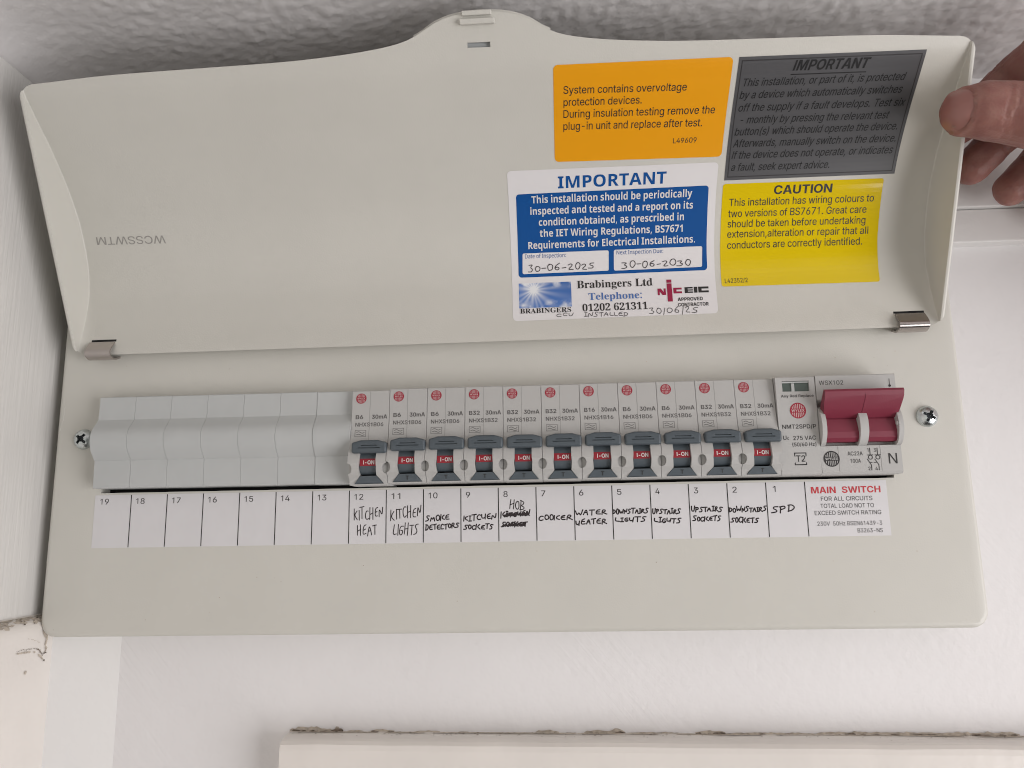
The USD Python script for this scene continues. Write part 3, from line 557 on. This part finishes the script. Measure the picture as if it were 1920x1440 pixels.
lines(ls_, 'printed_line', [("FOR ALL CIRCUITS", 330.9, -9.1, 354.4, -9.15, 1.95), ("TOTAL LOAD NOT TO", 330.4, -12.4, 354.8, -12.4, 1.95), ("EXCEED SWITCH RATING", 327.5, -15.6, 357.8, -15.65, 1.95),
    ("230V  50Hz BSEN61439-3", 328.3, -20.5, 357.7, -20.5, 1.9), ("B3263-NS", 346.3, -23.8, 357.7, -23.85, 1.9)], flat(-.16), 'black_ink', 'sans')

# ------------------------------------------------------------------ shared printing on the switchgear
def globe(cx, cz, r, y, ink, pale, t, letters=True):
    """round mark: ring with vertical bars and a name across the middle"""
    d = Point(0, 0).buffer(r, quad_segs=12); ring_ = d.difference(Point(0, 0).buffer(r * .86, quad_segs=12)); band = sbox(-r, -r * .25, r, r * .25).intersection(d)
    bars = union_all([sbox(x * r - r * .062, -r, x * r + r * .062, r) for x in np.linspace(-.78, .78, 8)]).intersection(d)
    mark = affinity.translate(union_all([ring_, band, bars]), cx, cz)
    p = obj('round_mark', sheet(affinity.translate(d, cx, cz), flat(y)), pale, t)
    obj('mark_bars', sheet(mark, flat(y - .05)), ink, p)
    obj('mark_name', text_on('WYLEX', cx - r * .80, cz - r * .15, cx + r * .80, cz - r * .15, r * .31, flat(y - .1), 'bold'), pale, p)
def frame2d(x0, z0, x1, z1, w): return sbox(x0, z0, x1, z1).difference(sbox(x0 + w, z0 + w, x1 - w, z1 - w))

# ------------------------------------------------------------------ blank modules 19 to 13
PITCH = 18.057
bprof = [(8, 47.4), (-7.4, 47.4), (-7.7, 47.1), (-7.9, 41), (-8.2, 36.0)] + [tuple(q) for q in chaikin([(-8.2, 36.0), (-9.4, 34.4), (-13.2, 30.2), (-14.1, 26.2), (-13.2, 21.5), (-9.6, 17.0), (-8.5, 16.0)], 2)] + [(-8.5, 12), (-8.2, 3.2), (-7.9, 2.9), (8, 2.9)]
ends = ['at the far left end of the row, half over the screw', 'second from the left end of the row', 'third from the left end of the row', 'in the middle of the seven blanks', 'third from the circuit breakers', 'next but one to the circuit breakers', 'right against the first circuit breaker']
for i, e in enumerate(ends):
    x0 = -15 + PITCH * i
    if i == 0:
        b0 = thing('blanking_module', 'plain grey blanking module ' + e, 'blanking module', (x0, 0, 3), 'blank modules in a row')
        obj('blank_cover', prism_x(bprof, x0 + .06, x0 + PITCH - .06 + .0), 'blank', b0, smooth=28)
    else:
        p = path_for('blanking_module', '/World'); x = UsdGeom.Xform.Define(stage, p)
        off = [0, .1, -.08, .05, -.1, .12, -.35][i]
        x.AddTranslateOp().Set(Gf.Vec3d((x0 + (0.05 if i == 6 else 0)) * MM, (off * .5) * MM, (3 + off * .4) * MM)); meta(x.GetPrim(), 'plain grey blanking module ' + e, 'blanking module', 'blank modules in a row')
        x.GetPrim().GetReferences().AddInternalReference(b0); x.GetPrim().SetInstanceable(True)

# ------------------------------------------------------------------ circuit breakers 12 to 2
BRK0, BP = 111.4, 18.05
prof = [(8, 47.4), (-10.3, 47.4), (-10.7, 47.0), (-11.5, 40), (-12.2, 32), (-13.3, 25), (-14.4, 21.6), (-16.8, 17), (-17.9, 14.3), (-18.3, 12.0), (-17.9, 9.6), (-16.7, 7.2), (-14.6, 5.4), (-13.8, 4.2), (-13.5, 2.6), (-13.1, 2.2), (8, 2.2)]
def front(z): 
    pz = np.array([q[1] for q in prof[2:-2]])[::-1]; py = np.array([q[0] for q in prof[2:-2]])[::-1]; return np.interp(z, pz, py)
def on_front(x0, off): return lambda p: np.stack([p[:, 0] + x0, front(p[:, 1]) - off, p[:, 1]], 1)
wb = BP - .22
body_m = prism_x(prof, 0, wb)
ch = prism_y([(5.2, 23), (5.2, 13), (4.9, 10.5), (5.2, 6.6), (2.2, 2.75), (16.2, 2.75), (13.1, 6.6), (13.3, 10.5), (13.1, 13), (13.1, 23)], -30, -10.2)
notch = [m3.Manifold.cylinder(9, 2.5, 2.1, 20).rotate([90, 0, 0]).scale([.78, 1, 1.0]).translate([x, -15.4, 9.7]) for x in (0, wb)]
groove = bx(8.5, 8.68, -30, -10.2, 23, 38.5) + bx(8.52, 8.62, -30, -10.4, 38.4, 47.5)
body_m = body_m - ch - notch[0] - notch[1]
edge = m3.Manifold.batch_hull
lever_bar = m3.Manifold.batch_hull([m3.Manifold.sphere(1.15, 10).translate([x, y, z]) for x, zz in ((2.75, 0), (16.9, 0)) for y in (-13.2, -17.3) for z in (18.2, 21.2)] +
                                   [m3.Manifold.sphere(.8, 8).translate([x, -17.4, 22.4]) for x in (6, 13.8)])
for z, a, b in ((20.6, 6.2, 13.6), (19.5, 4.8, 15.0)): lever_bar -= rbox(a, b, -19.5, -17.7, z - .22, z + .22, .1, 6)
stem_prof = chaikin([(-10, 20), (-13.9, 19), (-15.6, 15.5), (-16.4, 12), (-15.6, 8.6), (-13.4, 6.9), (-10, 6.7)], 2)
stem_m = prism_x([(-9.8, 20)] + [tuple(q) for q in stem_prof] + [(-9.8, 6.7)], 5.25, 13.05)
sp = np.array(stem_prof)[::-1]
stem_y = lambda z: np.interp(z, sp[:, 1], sp[:, 0])
on_stem = lambda x0, off: (lambda p: np.stack([p[:, 0] + x0, stem_y(p[:, 1]) - off, p[:, 1]], 1))
test_m = m3.Manifold.hull_points(np.array([(x, y, z) for x, z, y1 in ((5.3, 6.4, -14.9), (13.0, 6.4, -14.9), (2.45, 2.9, -13.95), (15.9, 2.9, -13.95)) for y in (y1, -10.4)], float))
CIRC = [('12', 'B6', 'NHXS1B06', 'KITCHEN HEAT'), ('11', 'B6', 'NHXS1B06', 'KITCHEN LIGHTS'), ('10', 'B6', 'NHXS1B06', 'SMOKE DETECTORS'), ('9', 'B32', 'NHXS1B32', 'KITCHEN SOCKETS'), ('8', 'B32', 'NHXS1B32', 'HOB and crossed-out words'),
        ('7', 'B32', 'NHXS1B32', 'COOKER'), ('6', 'B16', 'NHXS1B16', 'WATER HEATER'), ('5', 'B6', 'NHXS1B06', 'DOWNSTAIRS LIGHTS'), ('4', 'B6', 'NHXS1B06', 'UPSTAIRS LIGHTS'), ('3', 'B32', 'NHXS1B32', 'UPSTAIRS SOCKETS'), ('2', 'B32', 'NHXS1B32', 'DOWNSTAIRS SOCKETS')]
dzs = [-.55, .05, .1, .15, .05, .1, .25, .2, .25, .3, .25]
lys = [-1.0, -.5, 0, .05, 0, .1, .15, .1, .0, .3, .2]
wave = lambda x0, z0, w, h: LineString([(x0 + w * t, z0 + h * math.sin(2 * math.pi * t)) for t in np.linspace(0, 1, 13)]).buffer(.13, quad_segs=2)
for i, (num, rate, code, name) in enumerate(CIRC):
    x0 = BRK0 + BP * i; mid = x0 + wb / 2
    t = thing('circuit_breaker', f'grey {rate} breaker with slate lever standing over {name} on the strip', 'circuit breaker', (mid, 0, 2), 'circuit breakers in a row')
    dz = dzs[i]; lz = lys[i]; mv = lambda m_, dy=0, d=dz: m_.translate([x0 + .1, dy, d])
    sh = lambda g: (lambda p: g(p) + [0.1, 0, dz])
    body = obj('body', mv(body_m), 'body', t, smooth=26)
    lev = obj('lever', mv(stem_m), 'slate', t, smooth=30)
    obj('lever_grip', mv(lever_bar, 0, dz + lz * .35), 'slate', lev, smooth=35)
    flag = obj('on_flag', sheet(sbox(5.27, 10.9, 13.03, 14.3), sh(on_stem(x0, .06)), .8), 'red_flag', lev, smooth=True)
    obj('flag_text', (lambda vf: (sh(on_stem(x0, .12))(vf[0]), vf[1]))((lambda q: (np.array([6.9, 11.65]) + q[0] * [5.2 / q[2], 1.85], q[1]))(text2d('I-ON', 'bold'))), 'white_ink', lev)
    obj('seam', sheet(sbox(8.53, 22.9, 8.65, 46.9), (lambda p: on_front(x0, .05)(p) + [0.1, 0, dz]), 2.0), 'groove', t)
    tb = obj('test_button', mv(test_m), 'slate', t)
    tv, tf, tw = text2d('T', 'semi')
    if i: obj('button_letter', (sh(lambda p: np.stack([p[:, 0] + x0, -14.0 - (p[:, 1] - 2.9) * .27 - .15, p[:, 1]], 1))(np.array([8.5, 3.7]) + tv * [1.5 / tw, 1.8]), tf), 'black_ink', tb)
    fr = sh(on_front(x0, .06))
    # printing
    d = Point(0, 0).buffer(2.5, quad_segs=10); c = (4.25, 43.5)
    ringm = union_all([d.difference(Point(0, 0).buffer(2.2, quad_segs=10)), sbox(-2.5, -.66, 2.5, .66).intersection(d), union_all([sbox(x - .18, -2.5, x + .18, 2.5) for x in np.linspace(-1.8, 1.8, 7)]).intersection(d)])
    rm = obj('round_mark', sheet(affinity.translate(d, *c), fr), 'pink_ink', t)
    obj('mark_bars', sheet(affinity.translate(ringm, *c), sh(on_front(x0, .1))), 'red_ink', rm)
    q = text2d('WYLEX', 'bold'); obj('mark_name', (sh(on_front(x0, .14))(np.array([c[0] - 1.9, c[1] - .38]) + q[0] * [3.8 / q[2], .76]), q[1]), 'pink_ink', rm)
    tx = lambda s, a, b, z, h, font: (lambda q: (sh(on_front(x0, .07))(np.array([a, z]) + q[0] * [(b - a) / q[2], h]), q[1]))(text2d(s, font))
    obj('rating', tx(rate, 1.9, 5.5 if rate == 'B6' else 6.9, 33.5, 1.95, 'bold'), 'grey_ink', t)
    obj('rating', tx('30mA', 9.7, 17.0, 33.5, 1.95, 'bold'), 'grey_ink', t)
    obj('part_number', tx(code, 1.9, 15.3, 29.85, 1.9, 'semi'), 'grey_ink', t)
    obj('wave_symbol', sheet(union_all([frame2d(1.9, 24.9, 7.2, 28.1, .17), wave(2.7, 27.0, 3.7, .35), wave(2.7, 25.9, 3.7, .3)]), fr, .8), 'grey_ink', t)

# ------------------------------------------------------------------ surge protector (module 1)
SX = 310.05
t = thing('surge_protector', 'grey surge protection module with small indicator window between breakers and main switch', 'surge protector', (SX + 9, 0, 2))
sprof = [(8, 47.7), (-13.5, 47.7), (-13.9, 47.2), (-13.9, 9), (-13.2, 3.0), (-12.6, 2.4), (8, 2.4)]
sy = lambda z: np.interp(z, [2.4, 3.0, 9, 47.7], [-12.6, -13.2, -13.9, -13.9])
sbody = prism_x(sprof, SX + .1, SX + 17.95) - bx(SX + 3.1, SX + 15.3, -20, -12.6, 40.7, 45.6)
obj('body', sbody, 'body', t, smooth=26)
w_ = obj('indicator_window', bx(SX + 3.1, SX + 15.3, -12.95, -12.5, 40.7, 45.6), 'window_green', t)
obj('window_bar', bx(SX + 7.4, SX + 8.7, -13.5, -12.94, 40.75, 44.6), 'clear_rim', w_); obj('window_rim', bx(SX + 3.12, SX + 15.28, -13.6, -12.94, 44.75, 45.35), 'clear_rim', w_)
on_spd = lambda off: (lambda p: np.stack([p[:, 0] + SX, sy(p[:, 1]) - off, p[:, 1]], 1))
globe(SX + 9.35, 31.75, 3.65, -13.96, 'red_ink', 'pink_ink', t)
for s, a, b, z, h, fn in [('Any Red Replace', 2.2, 17.0, 38.0, 1.25, 'semi'), ('NMT2SPD/P', 1.7, 16.9, 23.45, 1.9, 'semi'), ('U', 1.7, 3.2, 18.4, 1.9, 'semi'), ('c', 3.45, 4.3, 18.4, 1.5, 'semi'), ('275 VAC', 6.2, 16.3, 18.2, 1.9, 'semi'), ('(50/60 Hz)', 5.6, 16.3, 15.35, 1.7, 'semi'), ('T2', 6.8, 10.8, 8.3, 2.9, 'semi')]:
    obj('printed_line', text_on(s, a, z, b, z, h, on_spd(.07), fn), 'black_ink', t)
obj('rating_box', sheet(frame2d(6.0, 6.8, 11.5, 12.5, .45), on_spd(.07)), 'black_ink', t)

# ------------------------------------------------------------------ main switch
MX = 328.2
t = thing('main_switch', 'double width main switch with wide burgundy toggle at the right end of the row', 'main switch', (MX + 18, 0, 2))
mprof = [(8, 47.9), (-13.9, 47.9), (-14.2, 47.5), (-14.2, 36.5), (-9.5, 34), (-9.5, 15.6), (-13.0, 15.2), (-13.0, 3.4), (-12.0, 2.3), (8, 2.3)]
obj('body', prism_x(mprof, MX + .1, MX + 36.0), 'body', t, smooth=26)
gpro = [(-9, 33.4), (-12.5, 33.2), (-15.6, 31.6), (-17.8, 28.4), (-18.6, 24.5), (-18.0, 20.2), (-15.6, 16.2), (-13.05, 15.0), (-9, 15.0)]
gp = [gpro[0]] + [tuple(q) for q in chaikin(gpro[1:-1], 1)] + [gpro[-1]]
for a, b in ((.1, 2.1), (16.9, 20.6), (33.9, 36.0)): obj('guard', prism_x(gp, MX + a, MX + b), 'body', t, smooth=30)
obj('guard_peg', m3.Manifold.sphere(1.0, 14).scale([.8, 1, 1.2]).translate([MX + 33.7, -17.2, 24.6]), 'body', t, smooth=True)
drum = [(-9.6, 33.5), (-13.5, 30.0), (-14.2, 27.2), (-15.3, 24.0), (-16.0, 21.2), (-15.6, 18.6), (-14.2, 16.9), (-9.6, 16.8)]
hnd = obj('toggle', prism_x(drum, MX + 2.15, MX + 16.85) + prism_x(drum, MX + 20.65, MX + 33.85), 'burgundy', t, smooth=14)
hp = [(-12.5, 30.4), (-14.6, 27.6), (-15.2, 27.8), (-17.2, 29.6), (-19.0, 31.4), (-22.6, 36.6), (-23.3, 38.8), (-22.8, 39.8), (-21.4, 40.0), (-15.6, 33.5)]
grip = prism_x(hp, MX + .9, MX + 35.6)
grip = grip - m3.Manifold.hull_points(np.array([(MX + 0, y, z) for y in (-30, -5) for z in (26, 34)] + [(MX + 2.2, y, 26) for y in (-30, -5)] + [(MX + .85, y, 34) for y in (-30, -5)], float)) \
            - m3.Manifold.hull_points(np.array([(MX + 37, y, z) for y in (-30, -5) for z in (26, 36)] + [(MX + 34.2, y, 26) for y in (-30, -5)] + [(MX + 35.7, y, 36) for y in (-30, -5)], float))
grip = grip - bx(MX + 18.3, MX + 18.5, -30, -5, 26, 37.5).transform(np.array([[1, 0, .07, -2.2], [0, 1, 0, 0], [0, 0, 1, 0]], float))
obj('grip', grip, 'burgundy', hnd, smooth=20)
obj('block_seam', bx(MX + 7.85, MX + 7.97, -13.06, -12.9, 3.4, 15.1), 'groove', t); obj('block_seam', bx(MX + 26.6, MX + 26.72, -13.06, -12.9, 3.4, 15.1), 'groove', t)
globe(MX + 4.7, 9.4, 3.6, -13.08, 'black_ink', 'body', t)
mp_ = lambda p: np.stack([p[:, 0] + MX, np.full(len(p), -13.1), p[:, 1]], 1)
top_ = lambda p: np.stack([p[:, 0] + MX, np.full(len(p), -14.27), p[:, 1]], 1)
obj('printed_line', text_on('WSX102', 1.6, 43.4, 12.6, 43.3, 2.0, top_, 'sans'), 'black_ink', t)
obj('arrow_mark', sheet(union_all([sbox(33.2, 42.5, 33.5, 45.6), Point(33.35, 42.3).buffer(.6)]), top_), 'black_ink', t)
for s, a, b, z, h, fn in [('AC22A', 12.0, 18.7, 10.75, 1.75, 'sans'), ('100A', 13.0, 17.6, 7.4, 1.75, 'sans'), ('N', 30.0, 33.8, 6.75, 4.7, 'sans'), ('1', 20.8, 21.4, 12.3, 1.6, 'sans'), ('3', 23.8, 24.8, 12.2, 1.6, 'sans'), ('2', 20.6, 21.6, 3.9, 1.6, 'sans'), ('4', 23.7, 24.8, 3.8, 1.6, 'sans')]:
    obj('printed_line', text_on(s, a, z, b, z, h, mp_, fn), 'black_ink', t)
sw = []
for x in (22.0, 25.3): sw += [LineString([(x, 13.9), (x, 10.8)]).buffer(.17), LineString([(x - 1.2, 10.8), (x + 1.2, 10.8)]).buffer(.17), Point(x, 9.75).buffer(1.05).difference(Point(x, 9.75).buffer(.72)), LineString([(x - 1.4, 8.9), (x + .1, 6.3), (x + .1, 4.0)]).buffer(.17)]
sw += [LineString([(21.5, 7.4), (22.6, 7.4)]).buffer(.14), LineString([(23.3, 7.4), (24.6, 7.4)]).buffer(.14)]
obj('switch_diagram', sheet(union_all(sw), mp_), 'black_ink', t)

# ------------------------------------------------------------------ the hand that holds the lid
J = {'th_tip': (385.6, -59.4, 151.8, 10.2), 'th_mid': (392.2, -61.6, 151.0, 11.9), 'th_ip': (402.4, -62.4, 148.8, 12.8), 'th_mcp': (424.8, -66.2, 141.7, 14.5), 'th_cmc': (455.5, -57.6, 131.2, 17),
     'ix_mcp': (427.7, -58.2, 181.2, 11.2), 'ix_pip': (419.7, -36.6, 178.0, 9.8), 'ix_dip': (407.1, -25.9, 166.6, 8.6), 'ix_tip': (394.5, -19.2, 159.9, 7.6),
     'md_mcp': (445.9, -57.3, 174.5, 11.2), 'md_pip': (435.3, -24.2, 170.0, 9.8), 'md_dip': (422.8, -14.4, 159.5, 9.0), 'md_tip': (412.7, -10.2, 149.0, 8.2),
     'rg_mcp': (461.0, -50.5, 164.7, 11.0), 'rg_pip': (453.1, -17.0, 160.3, 9.4), 'rg_dip': (442.9, -6.6, 148.6, 8.8), 'rg_tip': (433.9, -4.3, 140.0, 8.1),
     'lt_mcp': (474.4, -42.3, 150.5, 10.0), 'lt_pip': (471.2, -12.0, 143.6, 8.4), 'lt_tip': (459.5, -1.4, 126.9, 7.2), 'wrist': (508.6, -52.5, 131.2, 24), 'wrist2': (516, -46, 116, 22), 'arm': (600, -56, 50, 33), 'arm2': (690, -66, -40, 40)}
def ball(k):
    x, y, z, r = J[k]; return m3.Manifold.sphere(r, 24).translate([x, y, z])
hull = lambda *ks: m3.Manifold.batch_hull([ball(k) for k in ks])
bones = [hull('th_tip', 'th_mid'), hull('th_mid', 'th_ip'), hull('th_ip', 'th_mcp'), hull('th_mcp', 'th_cmc'), hull('th_cmc', 'wrist'), hull('ix_mcp', 'md_mcp', 'wrist'), hull('md_mcp', 'rg_mcp', 'wrist'), hull('rg_mcp', 'lt_mcp', 'wrist2', 'wrist'),
         hull('th_cmc', 'ix_mcp', 'wrist'), hull('wrist', 'wrist2', 'arm'), hull('arm', 'arm2')]
for f_ in ('ix', 'md', 'rg'): bones += [hull(f_ + '_mcp', f_ + '_pip'), hull(f_ + '_pip', f_ + '_dip'), hull(f_ + '_dip', f_ + '_tip')]
bones += [hull('lt_mcp', 'lt_pip'), hull('lt_pip', 'lt_tip')]
hand = m3.Manifold.batch_boolean(bones, m3.OpType.Add).refine_to_length(1.4)
hv, hf = VF(hand); hm = trimesh.Trimesh(hv, hf, process=True)
trimesh.smoothing.filter_taubin(hm, lamb=.5, nu=.53, iterations=22)
hv = np.array(hm.vertices); hn = np.array(hm.vertex_normals)
tip, ip, mcp = (np.array(J[k][:3]) for k in ('th_tip', 'th_ip', 'th_mcp'))
ax = (tip - ip) / np.linalg.norm(tip - ip); tocam = CAM_C - tip; tocam /= np.linalg.norm(tocam)
up_ = np.cross(tocam, ax); up_ /= np.linalg.norm(up_); nrm_ = np.cross(ax, up_); nrm_ = nrm_ / np.linalg.norm(nrm_)
if nrm_ @ tocam < 0: nrm_ = -nrm_
nrm_ = nrm_ * .95 + up_ * np.sign(up_[2]) * .14 + ax * .18; nrm_ /= np.linalg.norm(nrm_)
up2 = np.cross(nrm_, ax); up2 /= np.linalg.norm(up2); ax = np.cross(up2, nrm_)
N0, N1, NW = -2.0, 9.6, 8.2      # the nail: from the cuticle to the free edge, half width
nu_, nw_ = ((hv - tip) @ ax - N0) / (N1 - N0), ((hv - tip) @ up2) / NW
rho = (np.abs((nu_ - .5) / .5) ** 2.6 + np.abs(nw_) ** 2.6) ** (1 / 2.6)
facing = ((hv - tip) @ nrm_ > 0) * (hn @ nrm_ > 0)
hv = hv + hn * (facing * (.55 * np.exp(-((rho - 1.14) / .10) ** 2) - .45 * np.exp(-((rho - 1.0) / .06) ** 2)) * np.clip(1.25 - nu_, 0, 1))[:, None]
# knuckle creases and skin relief
for c0, w in ((ip + ax * 2.5, .7), (ip - ax * .6, .9), (ip - ax * 3.0, .5), (ip - ax * 8, .35), (mcp + ax * 8, .6)):
    dd = (hv - c0) @ ax; close = np.linalg.norm(hv - c0, axis=1) < 19
    hv -= hn * (w * np.exp(-((dd + 1.6 * (meshkit.fbm(hv * .13, 2, 6) - .5) * 2) / .75) ** 2) * close * np.clip(hn @ nrm_, 0, 1))[:, None]
for f_ in ('ix', 'md', 'rg'):
    for kk_, wd in (('_pip', .6), ('_dip', .5)):
        c0 = np.array(J[f_ + kk_][:3]); a_ = np.array(J[f_ + '_tip'][:3]) - c0; a_ /= np.linalg.norm(a_)
        for o_ in (-1.8, 0, 1.8): hv -= hn * (wd * np.exp(-(((hv - c0) @ a_ - o_) / .6) ** 2) * (np.linalg.norm(hv - c0, axis=1) < 12))[:, None]
hv += hn * ((meshkit.fbm(hv * .16, 3, 4) - .5) * .9)[:, None]
per = thing('person', 'right hand reaching in from the right edge, thumb and fingers gripping the open lid', 'person', (430, -45, 150))
obj('hand', (hv, np.array(hm.faces)), 'skin', per, smooth=True)
tree = cKDTree(hv); hn2 = np.array(trimesh.Trimesh(hv, hm.faces, process=False).vertex_normals)

na, nb = 28, 26; NV, NF = [], []
cand = hv[(np.linalg.norm(hv - tip, axis=1) < 24) & ((hv - tip) @ nrm_ > -3)]
for i in range(na):
    for j in range(nb):
        u = i / (na - 1); w = j / (nb - 1) * 2 - 1
        half_w = NW * (1 - abs(2 * u - 1) ** 2.6 * .999) ** (1 / 2.6)
        b0_ = tip + ax * (N0 + (N1 - N0) * u) + up2 * (w * half_w)
        rel = cand - b0_; lat = rel - np.outer(rel @ nrm_, nrm_); g_ = np.exp(-(lat ** 2).sum(1) / (2 * 1.3 ** 2)) * np.exp((rel @ nrm_) * .35)
        hh = ((rel @ nrm_) * g_).sum() / g_.sum()
        NV.append(b0_ + nrm_ * (hh + .25 - .55 * max(abs(w), abs(2 * u - 1)) ** 6))
for i in range(na - 1):
    for j in range(nb - 1):
        a_ = i * nb + j; NF += [(a_, a_ + 1, a_ + nb + 1), (a_, a_ + nb + 1, a_ + nb)]
obj('thumbnail', (np.array(NV), np.array(NF)), 'nail', per, smooth=True)
